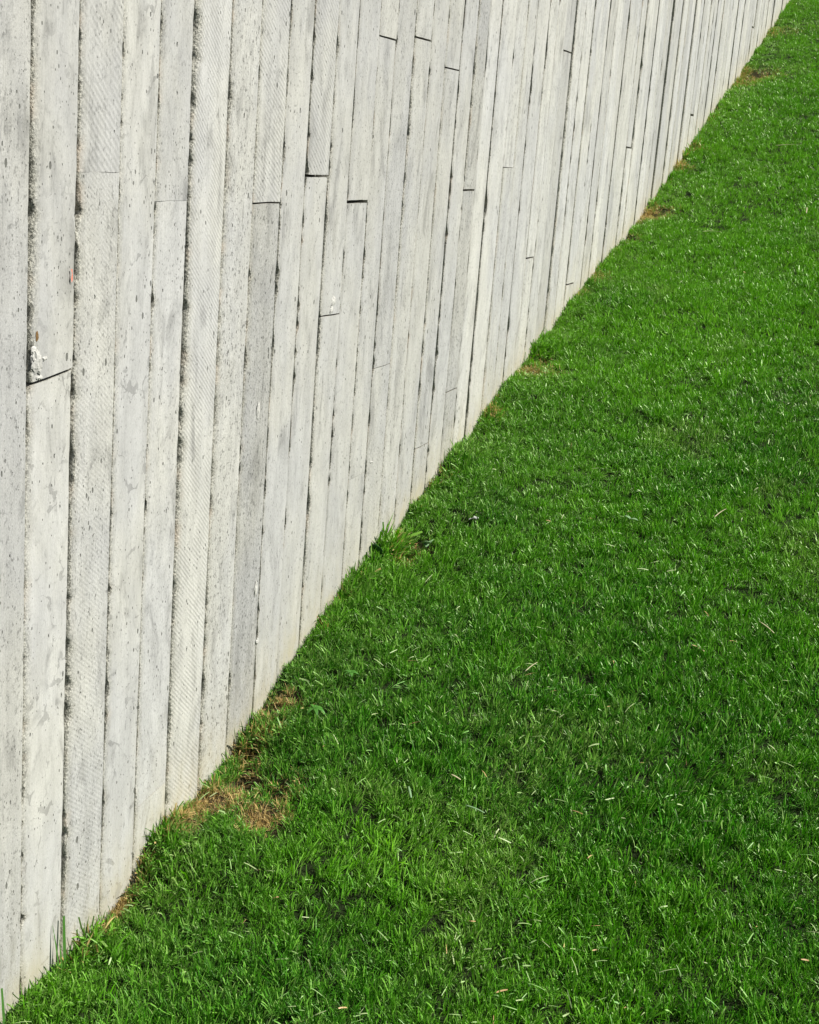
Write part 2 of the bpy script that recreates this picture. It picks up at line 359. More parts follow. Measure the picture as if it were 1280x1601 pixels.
opens = {}
for (u, v), hl, w in OPEN:
    x, z = wall_pt(u, v); j = int(np.argmin([abs(wander(i, z) - x) for i in range(len(seams))]))
    opens.setdefault(j, []).append((z, hl, w))
def full_gap(i, z):
    g = seam_gap(i, z)
    for zc, hl, w in opens.get(i, []):
        g = g + w * np.clip(1 - ((z - zc) / hl) ** 2, 0, 1) ** .8 * (0.75 + 0.5 * vnoise(z * 90, 3.3, i))
    return g

def strip_width(i, z, r):
    """width of the ragged, sandy left edge of a print"""
    w0 = r.choice([0.0, 0.002, 0.005, 0.008], p=[.22, .3, .3, .18])
    if i in STRIP_SET: w0 = STRIP_SET[i]
    return w0
STRIP_SET = {}
for u, w in ((44, .0095), (118, .007), (185, .004), (243, .004), (295, .010), (350, .010), (397, .006), (441, .003), (478, .002), (514, .004), (546, .001), (579, .003), (606, .001), (634, .006), (660, .002), (684, .006), (707, .001)):
    STRIP_SET[int(np.argmin([abs(s - wall_pt(u, 234)[0]) for s in seams]))] = w

def build_board(i, z0, z1, sl0, sl1, g0, g1, lk, part_seed):
    """one print from z0 to z1 (cut lines may slope by sl across the board)"""
    r = np.random.default_rng(5000 + i * 13 + part_seed)
    tone, saw, rough, proud, vein = lk
    xm = 0.5 * (seams[i] + seams[i + 1])
    dist = math.hypot(max(xm, .5), 1.3)
    gz = float(prof(np.array([xm]))[0])
    vis_lo = max(z0, gz - 0.10); vis_hi = min(z1, gz + 0.4 + 0.14 + max(0, CAM[2] - gz) + dist * 0.13)
    step = 0.0075 if xm < 2.9 else (0.011 if xm < 4.2 else (0.018 if xm < 7 else 0.035))
    zs = [z0]
    if vis_hi > vis_lo + .05:
        nn = int((vis_hi - vis_lo) / step) + 2
        mid = np.linspace(vis_lo, vis_hi, nn)
        zs = np.concatenate([[z0] if z0 < vis_lo - 1e-4 else [], mid, np.linspace(vis_hi, z1, 6)[1:] if z1 > vis_hi + .01 else []])
    else:
        zs = np.linspace(z0, z1, 10)
    zs = np.array(zs, float); n = len(zs)
    lw = strip_width(i, zs, r)
    sw = lw * (0.12 + 1.0 * fbm(zs * 3.5, i * 2.0, 60 + i, 2)) * (0.4 + 1.2 * vnoise(zs * 60, 0.2 + i, 61 + i))
    xl = wander(i, zs) + full_gap(i, zs) * 0.85
    xr = wander(i + 1, zs) - full_gap(i + 1, zs) * 0.15
    p = proud / 1000.0
    bow = 0.0012 * (vnoise(zs * 1.1, i * 1.0, 71) - 0.5)
    yf = -p + bow
    nzf = 4 if xm < 7 else 2
    cols = [(xl, np.full(n, CORE + 0.004), 0.3)]
    jit = lambda s, a: a * (vnoise(zs * 130, s + i * 3.0, 90 + i) - 0.5)
    d = np.maximum(0.0025, sw * 0.7)
    cols.append((xl + jit(1, .0012), yf + d + 0.0035 + jit(2, .003), 1.0))
    cols.append((xl + sw * 0.45 + jit(3, .001), yf + d * .55 + jit(4, .0035) * (lw > .003), 1.0))
    cols.append((xl + sw + 0.0006 + jit(5, .0012), yf + 0.0004, 0.5 if lw > .003 else .15))
    for q in range(nzf):
        t = (q + 0.6) / (nzf + .2)
        xx = (xl + sw) * (1 - t) + xr * t
        cup = 0.0007 * (1 - (2 * t - 1) ** 2) * r.choice([-1, 1])
        cols.append((xx, yf + cup + 0.0008 * (vnoise(zs * 9, t * 7 + i, 95) - 0.5), 0.0))
    cols.append((xr - 0.0018 + jit(6, .0006), yf + 0.0002, 0.0))
    cols.append((xr + jit(7, .0006), yf + 0.0014, 0.35))
    cols.append((xr, np.full(n, CORE + 0.004), 0.3))
    nc = len(cols)
    V = np.zeros((n, nc, 3)); A = np.zeros((n, nc, 4)); A[..., 3] = 1
    gl = prof(np.array([xm - .05, xm + .05])); slope_g = (gl[1] - gl[0]) / .1
    for c, (xx, yy, e) in enumerate(cols):
        V[:, c, 0] = xx; V[:, c, 1] = yy
        t = (xx - xm) / 0.13
        zz = zs.copy()
        # cut lines: shear the ends only
        k0 = np.clip(1 - (zs - z0) / 0.05, 0, 1); k1 = np.clip(1 - (z1 - zs) / 0.05, 0, 1)
        rag = 0.0020 * (fbm(xx * 110, np.full(n, i * 1.0 + part_seed * .37), 7, 2) - .5)
        zz = zz + k0 * (sl0 * t + g0 * .5 + (rag if g0 else 0)) + k1 * (sl1 * t - g1 * .5 + (rag if g1 else 0))
        V[:, c, 2] = zz
        A[:, c, 0] = e
        hgt = zz - (gl[0] + slope_g * (xx - (xm - .05)))
        A[:, c, 1] = np.clip(np.exp(-np.maximum(hgt, 0) / 0.085) + .5 * np.exp(-np.maximum(hgt, 0) / 0.02), 0, 1)
        A[:, c, 2] = vein
    V = V.reshape(-1, 3); A = A.reshape(-1, 4)
    F_ = grid_faces(n, nc)
    # close both ends back to the core
    ends = []
    for row in (0, n - 1):
        b = len(V); base = row * nc
        E = V[base:base + nc].copy(); E[:, 1] = CORE + 0.004
        EA = A[base:base + nc].copy(); EA[:, 0] = .8
        V = np.vstack([V, V[base:base + nc], E]); A = np.vstack([A, EA, EA])
        for c in range(nc - 1):
            q = (b + c, b + c + 1, b + nc + c + 1, b + nc + c)
            ends.append(q if row else q[::-1])
    F_ = np.vstack([F_, np.array(ends)])
    F_ = F_[:, [0, 1, 2, 3]]
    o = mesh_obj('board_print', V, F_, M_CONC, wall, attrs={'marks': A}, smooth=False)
    me = o.data
    sm = np.ones(len(me.polygons), bool); me.polygons.foreach_set('use_smooth', sm)
    o.color = (tone, saw, rough, 1.0)
    return o

for i in range(NB):
    r = np.random.default_rng(100 + i)
    js = sorted(joints.get(i, []))
    if not js and r.random() < .0: js = []
    cuts = [(-2.4, 0, 0)] + js + [(TOP, 0, 0)]
    for s in range(len(cuts) - 1):
        z0, sl0, g0 = cuts[s]; z1, sl1, g1 = cuts[s + 1]
        cand = LOOK.get(i)
        far = seams[i] > 4.5
        if cand:
            inside = [c for c in cand if z0 - .02 <= c[0] <= z1 + .02] or cand
            c = min(inside, key=lambda c: abs(c[0] - .5 * (max(z0, 0) + min(z1, 2))))
            tone, saw, rough, proud, vein = c[1:]
        else:
            tone = r.uniform(.50, .70) if far else r.uniform(.42, .6)
            if r.random() < .12: tone -= .12
            saw = r.choice([0, 0, 0, .5, 1.0]); rough = r.uniform(.2, .7); proud = r.uniform(0, 4.5) * (1.5 if far else 1); vein = .2
            if far and r.random() < .05: proud = -2; tone -= .06
        if proud is None: proud = r.uniform(0, 4.5)
        build_board(i, z0, z1, sl0, sl1, g0, g1, (tone, saw, rough, proud, vein), s)

# broken lumps of concrete in the wall face
def chunk(u, v, size, seed, label=None, mat=None, name='spalled_lump', sx=(1, 1, 1)):
    x, z = wall_pt(u, v); r = np.random.default_rng(seed)
    import bmesh
    bm = bmesh.new(); bmesh.ops.create_icosphere(bm, subdivisions=3, radius=1.0)
    for w in bm.verts:
        c = w.co; n = 0.30 + 1.1 * float(fbm(c.x * 2.3 + seed, c.z * 2.3 + c.y * 1.9, seed, 3)) + 0.55 * float(vnoise(c.x * 5 + seed, c.z * 5 + c.y * 4, seed))
        c *= n
        c.x *= size * sx[0]; c.y *= size * sx[1]; c.z *= size * sx[2]
        c.y *= 0.55
    me = bpy.data.meshes.new(name); bm.to_mesh(me); bm.free(); me.materials.append(mat or M_CHUNK)
    o = bpy.data.objects.new(name, me); COL.objects.link(o); o.parent = wall; o.location = (x, -0.003, z)
    if label: o['label'] = label
    return o
chunk(54, 566, .011, 3, 'crumbly pale lump above the slanted joint', sx=(1.1, .7, 1.4)); chunk(50, 548, .006, 5, sx=(1.1, .7, 1)); chunk(67, 560, .004, 8, sx=(1.4, .8, .8)); chunk(58, 590, .005, 9, sx=(1.3, .8, .8))
chunk(519, 470, .007, 12, 'crumbly pale lump above a short joint', sx=(1.5, .6, 1.5)); chunk(516, 484, .006, 14, sx=(1.5, .6, 1.2))
chunk(579, 722, .004, 21, sx=(2.2, .6, .5)); chunk(402, 640, .006, 25, 'cluster of bared pebbles in a rough print', sx=(1.0, .4, 2.6)); chunk(398, 920, .007, 31, sx=(1, .4, 2)); chunk(400, 1002, .008, 33, sx=(.8, .5, .7))
chunk(55, 525, .0042, 41, 'rusty flake of steel in the wall', M_RUST, 'rust_flake', sx=(.8, .25, 1.6))
# red crayon tick
x0, z0 = wall_pt(105, 431)
pts = [(0, .012), (.003, .004), (.001, -.004), (.003, -.011), (.006, -.006), (.005, .003), (.004, .011)]
yy = -0.0068
mesh_obj('red_mark', [(x0 + a, yy, z0 + b) for a, b in pts], [tuple(range(len(pts)))], M_RED, wall)['label'] = 'small red crayon tick'

# ------------------------------------------------------------------ grass
def grass_mat(name, dry_only=False):
    k = NT(name)
    ti = k.n('ShaderNodeAttribute', attribute_name='tint', attribute_type='INSTANCER').outputs['Color']
    tc = k.n('ShaderNodeSeparateColor', {0: ti}).outputs        # r dryness, g yellow-blue, b unused
    bl = k.n('ShaderNodeSeparateColor', {0: k.n('ShaderNodeAttribute', attribute_name='blade', attribute_type='GEOMETRY').outputs['Color']}).outputs   # r along, g random, b random2
    g = k.mix(tc[1], (0.030, 0.150, 0.005), (0.150, 0.395, 0.006))
    g = k.mix(k.mapr(bl[1], 0.0, 1.0, 0.0, 0.75, False), g, (0.062, 0.310, 0.007))
    g = k.mix(k.mapr(bl[2], 0.55, 1.0, 0.0, 0.85, False), g, (0.240, 0.500, 0.065))
    g = k.mix(k.mapr(bl[2], 0.0, 0.40, 0.75, 0.0, False), g, (0.012, 0.055, 0.003))
    g = k.mix(k.math('MULTIPLY', tc[2], k.mapr(bl[1], 0.35, 1.0, 0.0, 0.75, False)), g, (0.290, 0.400, 0.110))
    pale = k.math('GREATER_THAN', bl[2], 0.955)
    g = k.mix(k.math('MULTIPLY', pale, 0.6), g, (0.26, 0.36, 0.12))
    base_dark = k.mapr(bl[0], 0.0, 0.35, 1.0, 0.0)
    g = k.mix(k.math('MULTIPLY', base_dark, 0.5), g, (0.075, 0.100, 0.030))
    d = k.mix(bl[2], (0.50, 0.34, 0.12), (0.60, 0.48, 0.22)); d = k.mix(k.math('GREATER_THAN', bl[2], 0.74), d, (0.22, 0.135, 0.05))
    isdry = k.math('GREATER_THAN', tc[0], k.math('MULTIPLY_ADD', bl[1], 0.80, 0.15))
    c = k.mix(isdry, g, d)
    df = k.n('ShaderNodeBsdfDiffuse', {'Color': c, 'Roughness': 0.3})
    tr = k.n('ShaderNodeBsdfTranslucent', {'Color': k.mix(0.5, c, k.mix(1.0, c, (1.0, 1.25, 0.45), 'MULTIPLY'))})
    gl = k.n('ShaderNodeBsdfGlossy', {'Color': (0.9, 1, 0.7), 'Roughness': 0.5})
    m1 = k.n('ShaderNodeMixShader', {0: 0.26, 1: df.outputs[0], 2: tr.outputs[0]})
    fr = k.n('ShaderNodeFresnel', {0: 1.42})
    m2 = k.n('ShaderNodeMixShader', {0: k.math('MULTIPLY', fr.outputs[0], 0.10), 1: m1.outputs[0], 2: gl.outputs[0]})
    k.t.links.new(m2.outputs[0], k.out.inputs[0])
    return k.m
M_GRASS = grass_mat('grass_blades')
def pale_mat():
    k = NT('pale_dry_grass')
    bl = k.n('ShaderNodeSeparateColor', {0: k.n('ShaderNodeAttribute', attribute_name='blade', attribute_type='GEOMETRY').outputs['Color']}).outputs
    rn = k.n('ShaderNodeObjectInfo').outputs['Random']
    c = k.mix(rn, (0.13, 0.31, 0.06), (0.34, 0.40, 0.19)); c = k.mix(k.math('GREATER_THAN', rn, 0.94), c, (0.42, 0.27, 0.12))
    bs = k.n('ShaderNodeBsdfPrincipled', {'Base Color': c, 'Roughness': 0.55, 'Specular IOR Level': 0.4})
    k.t.links.new(bs.outputs[0], k.out.inputs[0]); return k.m
M_PALE = pale_mat()

def blade_geo(base, az, length, width, lean, bend, twist, r, segs=4, blunt=False):
    """ribbon of a grass blade: returns verts, faces, (along) values"""
    V = []; A = []; Fc = []
    pos = np.array(base, float); th = lean; h = np.array([math.cos(az), math.sin(az), 0.0])
    side0 = np.array([-math.sin(az), math.cos(az), 0.0]); sl = length / segs
    for s in range(segs + 1):
        t = s / segs
        w = width * (0.75 + 0.5 * t if t < .5 else 1.0 - (t - .5) * (0.5 if blunt else 1.9)) * .5
        w = max(w, width * .04)
        dirv = h * math.sin(th) + np.array([0, 0, 1.0]) * math.cos(th)
        nrm = np.cross(side0, dirv); a = twist * t
        sd_ = side0 * math.cos(a) + nrm * math.sin(a)
        V.append(pos - sd_ * w); V.append(pos + sd_ * w); A += [t, t]
        pos = pos + dirv * sl; th += bend / segs
        if s: b = 2 * s; Fc.append((b - 2, b - 1, b + 1, b))
    return V, Fc, A
def blade_mesh(name, blades, mat):
    V = []; Fc = []; C = []
    for (vv, ff, aa, r1, r2) in blades:
        o = len(V); V += vv; Fc += [tuple(o + q for q in f) for f in ff]; C += [(a, r1, r2, 1) for a in aa]
    return V, Fc, C
def lib_collection(name, n, fn):
    c = bpy.data.collections.new(name)
    for q in range(n):
        V, Fc, C = fn(q)
        me = bpy.data.meshes.new('%s_source' % name); me.from_pydata([tuple(map(float, v)) for v in V], [], Fc); me.update()
        a = me.attributes.new('blade', 'FLOAT_COLOR', 'POINT'); a.data.foreach_set('color', np.array(C, np.float32).ravel())
        me.polygons.foreach_set('use_smooth', np.ones(len(me.polygons), bool))
        me.materials.append(M_PALE if 'clip' in name else M_GRASS)
        o = bpy.data.objects.new('%s_%02d' % (name, q), me); c.objects.link(o)
    return c
def tuft(q):
    r = np.random.default_rng(700 + q); bl = []
    for _ in range(14):
        a = r.uniform(0, 2 * math.pi); rad = 0.016 * math.sqrt(r.random()); az = a + r.normal() * .8
        L = r.uniform(.018, .046) * (1.25 if r.random() < .12 else 1)
        vv, ff, aa = blade_geo((rad * math.cos(a), rad * math.sin(a), -.004), az, L, r.uniform(.0015, .0032), abs(r.normal()) * .36, r.uniform(-.1, 1.1), r.normal() * 1.0, r, 4, r.random() < .55)
        bl.append((vv, ff, aa, r.random(), r.random()))
    return blade_mesh('t', bl, None)
def flat_tuft(q):            # matted, creeping growth beside the wall
    r = np.random.default_rng(900 + q); bl = []
    for _ in range(16):
        a = r.uniform(0, 2 * math.pi); rad = 0.014 * math.sqrt(r.random()); az = a + r.normal()
        vv, ff, aa = blade_geo((rad * math.cos(a), rad * math.sin(a), r.uniform(0, .012)), az, r.uniform(.012, .032), r.uniform(.0014, .0028), r.uniform(.2, 1.2), r.uniform(-.6, 1.4), r.normal() * 1.4, r, 3, r.random() < .3)
        bl.append((vv, ff, aa, r.random(), r.random()))
    return blade_mesh('t', bl, None)
def clip(q):
    r = np.random.default_rng(1200 + q)
    vv, ff, aa = blade_geo((0, 0, 0), 0, r.uniform(.010, .038), r.uniform(.0016, .0034), 1.35, r.uniform(-.1, .6), r.normal() * .8, r, 3, True)
    return blade_mesh('t', [(vv, ff, aa, r.random(), r.random())], None)
NT1, NT2, NC = 22, 12, 10
lib_t = lib_collection('tuft', NT1, tuft); lib_f = lib_collection('mat_tuft', NT2, flat_tuft); lib_c = lib_collection('clip', NC, clip)

def scatter(name, P, E, S, I, T, coll):
    me = bpy.data.meshes.new(name); me.vertices.add(len(P)); me.vertices.foreach_set('co', np.asarray(P, np.float32).ravel())
    def at(n, ty, key, arr, dt=np.float32):
        a = me.attributes.new(n, ty, 'POINT'); a.data.foreach_set(key, np.asarray(arr, dt).ravel())
    at('rot', 'FLOAT_VECTOR', 'vector', E); at('scl', 'FLOAT_VECTOR', 'vector', S); at('idx', 'INT', 'value', I, np.int32); at('tint', 'FLOAT_COLOR', 'color', T)
    o = bpy.data.objects.new(name, me); COL.objects.link(o)
    ng = bpy.data.node_groups.new(name + '_nodes', 'GeometryNodeTree')
    ng.interface.new_socket('Geometry', in_out='INPUT', socket_type='NodeSocketGeometry'); ng.interface.new_socket('Geometry', in_out='OUTPUT', socket_type='NodeSocketGeometry')
    N = ng.nodes; gi = N.new('NodeGroupInput'); go = N.new('NodeGroupOutput'); ip = N.new('GeometryNodeInstanceOnPoints'); ci = N.new('GeometryNodeCollectionInfo')
    ci.inputs['Collection'].default_value = coll; ci.inputs['Separate Children'].default_value = True; ci.inputs['Reset Children'].default_value = True
    def na(n, ty):
        d = N.new('GeometryNodeInputNamedAttribute'); d.data_type = ty; d.inputs[0].default_value = n; return d.outputs[0]
    L = ng.links
    L.new(gi.outputs[0], ip.inputs['Points']); L.new(ci.outputs[0], ip.inputs['Instance']); ip.inputs['Pick Instance'].default_value = True
    L.new(na('idx', 'INT'), ip.inputs['Instance Index']); L.new(na('rot', 'FLOAT_VECTOR'), ip.inputs['Rotation']); L.new(na('scl', 'FLOAT_VECTOR'), ip.inputs['Scale'])
    L.new(ip.outputs[0], go.inputs[0])
    md = o.modifiers.new('scatter', 'NODES'); md.node_group = ng
    return o
def eulers(az, tilt, spin):
    """tilt by `tilt` towards azimuth az, after spinning about z"""
    ca, sa, ct, st = np.cos(az), np.sin(az), np.cos(tilt), np.sin(tilt)
    ax, ay = -sa, ca
    R = np.zeros((len(az), 3, 3)); C1 = 1 - ct
    R[:, 0, 0] = ct + ax * ax * C1; R[:, 0, 1] = ax * ay * C1; R[:, 0, 2] = ay * st
    R[:, 1, 0] = ax * ay * C1; R[:, 1, 1] = ct + ay * ay * C1; R[:, 1, 2] = -ax * st
    R[:, 2, 0] = -ay * st; R[:, 2, 1] = ax * st; R[:, 2, 2] = ct
    Z = np.zeros_like(R); Z[:, 0, 0] = np.cos(spin); Z[:, 0, 1] = -np.sin(spin); Z[:, 1, 0] = np.sin(spin); Z[:, 1, 1] = np.cos(spin); Z[:, 2, 2] = 1
    R = R @ Z
    return np.stack([np.arctan2(R[:, 2, 1], R[:, 2, 2]), np.arcsin(np.clip(-R[:, 2, 0], -1, 1)), np.arctan2(R[:, 1, 0], R[:, 0, 0])], -1)

def sample(x0, x1, y0, y1, dens, r, margin=650):
    n = int((x1 - x0) * (y1 - y0) * dens)
    x = r.uniform(x0, x1, n); y = r.uniform(y0, y1, n)
    z = G0(x, y); u, v, d = project(np.stack([x, y, z], -1))
    ok = (d > .3) & (u > -margin) & (u < 1280 + margin) & (v > -margin) & (v < 1601 + margin)
    out = (u < -150) | (u > 1430) | (v < -150) | (v > 1750)
    ok &= ~out | (r.random(n) < .70)                    # thinner well outside the view
    return x[ok], y[ok]
r = np.random.default_rng(5)
edge_bands = [(1.2, 4.2, 260), (4.2, 8, 170), (8, 15, 90), (15, 26, 50)]
bands = [(0.7, 2.6, -2.4, 6200), (2.6, 3.6, -2.8, 5800), (3.6, 5, -3.4, 5000), (5, 7, -4.2, 4200), (7, 10, -5, 2600), (10, 15, -7, 1700), (15, 24, -10, 550), (24, 46, -16, 160)]
xs_, ys_ = [], []
for a, b, y0, dn in bands:
    x, y = sample(a, b, y0, -0.006, dn, r); xs_.append(x); ys_.append(y)
for a, b, dn in edge_bands:                             # fringe at the wall foot, in clumps
    n = int((b - a) * dn * 1.6); x = r.uniform(a, b, n); y = -0.008 - np.abs(r.normal(size=n)) * .022
    kk = r.random(n) < .25 + 1.1 * sstep(.35, .7, fbm(x * 7, x * 0, 97)); xs_.append(x[kk]); ys_.append(y[kk])
x = np.concatenate(xs_); y = np.concatenate(ys_)
dry = dry_at(x, y)
keep = r.random(len(x)) > dry * .10
x, y, dry = x[keep], y[keep], dry[keep]
z = G(x, y); dist = np.sqrt((x - CAM[0]) ** 2 + (y - CAM[1]) ** 2)
edge = np.exp(y / 0.26)                                 # 1 at the wall
matw = edge * .85 + dry * .9 + .14 + .40 * sstep(.50, .72, fbm(x * 3.1, y * 3.1, 23))
gapm = sstep(.55, .68, fbm(x * 30, y * 30, 91)) * (1 - edge * .8)      # hollows between the clumps, filled with short growth
is_mat = r.random(len(x)) < .95 * gapm + (1 - gapm) * np.clip(matw, 0, .93)
flow = (fbm(x * 1.1, y * 1.1, 31) - .5) * 3.2 + .15 + (fbm(x * 5, y * 5, 37) - .5) * 2.4
amt = .10 + .75 * sstep(.35, .8, fbm(x * 2.4, y * 2.4, 41)) + .30 * r.normal(size=len(x))
lean = np.abs(amt) * (1 - .5 * edge)
E_ = eulers(flow + r.normal(size=len(x)) * .5, lean, r.uniform(0, 2 * np.pi, len(x)))
far = np.clip((dist - 3) / 9, 0, 1.6)
sc = r.uniform(.66, 1.02, len(x)) * (1 + .0 * far) * (.62 + .42 * fbm(x * 4, y * 4, 51) + .55 * (fbm(x * 22, y * 22, 52) - .14))
for cu, cv, cr, cb in ((600, 850, .06, 1.0), (440, 1125, .07, .5), (560, 905, .08, .5), (130, 1475, .05, .8), (60, 1540, .06, .8), (250, 1290, .04, .5), (860, 545, .12, .6), (1095, 225, .2, .7), (700, 735, .10, .5), (330, 1190, .04, .6)):
    q = ground_pt(cu, cv); sc *= 1 + cb * np.exp(-((x - q[0]) ** 2 + (y - q[1]) ** 2) / cr ** 2)
sc *= 1 + np.exp(y / .05) * (2.4 * (fbm(x * 9, y * 3, 54) - .42))
S_ = np.stack([sc * (1 + .30 * far), sc * (1 + .30 * far), sc * (1 - .12 * far)], -1)
S_ *= ((1 - .25 * dry) * np.where(is_mat, 1 - .35 * gapm, 1))[:, None]
yel = np.clip(.24 + .16 * np.clip(dist - 3, 0, 3) + .5 * (fbm(x * .7, y * 1.1, 77) - .5) - .22 * np.exp(-(((x - 3.6) / .8) ** 2 + ((y + .55) / .35) ** 2)) + 2.1 * (fbm(x * 2.0, y * 2.0, 61) - .5) + .9 * (fbm(x * 10, y * 10, 63) - .5) + .25 * far + .30 * edge, 0, 1)
edgedry = np.clip(dry + .28 * np.exp(y / .03) * sstep(.3, .7, fbm(x * 6, y * 0 + 2, 66)) + .06, 0, 1)
paleness = np.clip(edge * 1.1 * (.3 + fbm(x * 5, y * 5, 81)) + .9 * (sstep(.58, .75, fbm(x * 3, y * 3, 83))), 0, 1)
T_ = np.stack([edgedry, yel, paleness, np.ones_like(x)], -1)
P_ = np.stack([x, y, z], -1)
a = ~is_mat
g1 = scatter('lawn_grass', P_[a], E_[a], S_[a], r.integers(0, NT1, a.sum()), T_[a], lib_t)
tag(g1, 'dense bright green mown grass covering the sloping lawn', 'grass', kind='stuff')
g2 = scatter('matted_grass', P_[~a], E_[~a], S_[~a], r.integers(0, NT2, (~a).sum()), T_[~a], lib_f)
tag(g2, 'short matted and dry grass along the foot of the wall', 'grass', kind='stuff')
print('tufts', a.sum(), (~a).sum())
cx, cy = [], []
for a0, b0, y0, dn in ((1.2, 3.2, -1.9, 950), (3.2, 5, -2.4, 260), (5, 9, -3.2, 40)):
    x1, y1 = sample(a0, b0, y0, -.02, dn, r); kk = r.random(len(x1)) < .25 + .9 * sstep(.4, .7, fbm(x1 * 2.2, y1 * 2.2, 71)); cx.append(x1[kk]); cy.append(y1[kk])
cx = np.concatenate(cx); cy = np.concatenate(cy)
n = len(cx)
cz = G(cx, cy) + r.uniform(.014, .034, n)
Ec = np.stack([r.normal(size=n) * .35, r.normal(size=n) * .35, r.uniform(0, 6.28, n)], -1)
scl = r.uniform(.6, 1.3, n)
g3 = scatter('grass_clippings', np.stack([cx, cy, cz], -1), Ec, np.stack([scl] * 3, -1), r.integers(0, NC, n), np.zeros((n, 4)), lib_c)
tag(g3, 'pale cut blades scattered loose over the green lawn', 'grass clippings', kind='stuff')

# ------------------------------------------------------------------ single plants, straws and blades one can point to
def leafy(name, col, rough=0.5):
    k = NT(name); pos = k.n('ShaderNodeNewGeometry').outputs['Position']
    c = k.mix(k.noise(pos, 120, 3), tuple(q * .75 for q in col), tuple(q * 1.2 for q in col))
    df = k.n('ShaderNodeBsdfPrincipled', {'Base Color': c, 'Roughness': rough, 'Specular IOR Level': 0.4})
    tr = k.n('ShaderNodeBsdfTranslucent', {'Color': c}); m = k.n('ShaderNodeMixShader', {0: 0.25, 1: df.outputs[0], 2: tr.outputs[0]})
    k.t.links.new(m.outputs[0], k.out.inputs[0]); return k.m
M_LEAFD = leafy('dark_leaf', (0.035, 0.11, 0.030)); M_LEAFP = leafy('pale_leaf', (0.20, 0.34, 0.16)); M_LEAFB = leafy('bright_leaf', (0.06, 0.20, 0.02))
M_STRAW = leafy('straw', (0.50, 0.46, 0.27)); M_BLADE = leafy('long_blade', (0.06, 0.17, 0.025)); M_PETAL = leafy('pale_petal', (0.55, 0.57, 0.52))

def leaf_mesh(parent, L, W, az, pitch, droop, mat, roll=0.0, base=(0, 0, 0), name='leaf'):
    n = 9; V = []; Fc = []
    for s in range(n):
        t = s / (n - 1); w = W * .5 * math.sin(math.pi * min(1, t ** .75 * .97 + .02)) ** .8
        th = pitch - droop * t
        p = np.array([L * t * math.cos(th), 0, L * t * math.sin(th)])
        for q, e in ((-1, .14), (-.5, .03), (0, -.05), (.5, .03), (1, .14)):
            V.append(p + np.array([0, q * w * (1 + .06 * math.sin(9 * t + q)), e * W * .5 + 0.03 * W * math.sin(t * 22) * abs(q)]))
    for s in range(n - 1):
        for q in range(4):
            b = s * 5 + q; Fc.append((b, b + 1, b + 6, b + 5))
    R = (Matrix.Rotation(az, 3, 'Z') @ Matrix.Rotation(roll, 3, 'X'))
    V = [np.array(R @ Vector(v)) + np.array(base) for v in V]
    o = mesh_obj(name, V, Fc, mat, parent, smooth=True)
    md = o.modifiers.new('thickness', 'SOLIDIFY'); md.thickness = 0.0005
    return o
def weed(u, v, leaves, mat, label, lift=.012):
    P = ground_pt(u, v); t = empty('broadleaf_weed', (P[0], min(P[1], -.012), float(G(P[0], P[1])) + lift))
    tag(t, label, 'weed')
    for L, W, az, pt, dr, rl in leaves: leaf_mesh(t, L, W, math.radians(az), math.radians(pt), dr, mat, math.radians(rl))
    return t
weed(592, 866, [(.066, .040, 175, 72, .35, 0), (.052, .032, 200, 50, .6, 12), (.045, .030, 150, 45, .7, -10), (.045, .026, 255, 45, .7, 5)], M_LEAFD, 'dark upright broad leaf growing against the foot of the wall')
weed(666, 850, [(.060, .034, 215, 50, .5, 10), (.030, .017, 200, 35, .6, 0)], M_LEAFP, 'pale green broad leaf beside the worn brown hole', .034)
weed(745, 802, [(.034, .016, 20, 30, .5, 0), (.028, .014, 150, 40, .6, 20)], M_PETAL, 'greyish curled small leaf lying in the grass beyond the pale broad leaf', .030)
weed(492, 1112, [(.022 + .008 * (a % 3), .010, a, 30 + a % 25, 1.0, a % 17) for a in (10, 62, 117, 160, 214, 262, 318)], M_LEAFB, 'bright green rosette weed below the middle of the wall foot', .032)
weed(548, 1055, [(.020, .009, a, 35 + a % 20, .9, a % 19) for a in (30, 95, 150, 210, 275, 330)], M_LEAFB, 'small bright rosette weed right of the bigger rosette', .034)
weed(985, 815, [(.03, .012, 60, 35, .6, 0), (.026, .010, 250, 30, .5, 10)], M_LEAFP, 'small pale weed in the open lawn', .034)

def tall_tuft(u, v, blades, label, mat=M_BLADE, lift=0.0, y=None):
    P = ground_pt(u, v); yy = y if y is not None else min(P[1], -.012)
    t = empty('grass_tuft', (P[0], yy, float(G(P[0], yy)) + lift)); tag(t, label, 'grass tuft')
    rr = np.random.default_rng(int(u * 7 + v))
    for (dx, az, L, w, lean, bend) in blades:
        vv, ff, aa = blade_geo((dx, 0, 0), math.radians(az), L, w, math.radians(lean), math.radians(bend), rr.normal() * .4, rr, 6, rr.random() < .4)
        o = mesh_obj('blade', vv, ff, mat, t, smooth=True)
    return t
tall_tuft(98, 1508, [(-.008, 100, .115, .0055, 6, 6), (.010, 60, .120, .0065, 7, -4), (-.002, 80, .09, .0045, 3, 9), (.002, 160, .060, .0035, 30, 20), (.012, 20, .055, .003, 25, 30), (-.012, 190, .07, .003, 30, -15)],
          'tall dark grass tuft standing against the wall at lower left')
tall_tuft(60, 1545, [(0, 180, .085, .0050, 55, 25), (.012, 176, .07, .004, 72, 5), (-.004, 170, .05, .003, 35, 20), (.006, 200, .045, .0028, 20, -20)], 'thin curved blades leaning left against the wall near the corner')
tall_tuft(6, 1598, [(0, 60, .09, .005, 6, 5), (.012, 120, .05, .004, 12, 5), (-.01, 200, .06, .004, 15, 5)], 'upright grass tuft in the bottom left corner', y=-.02)
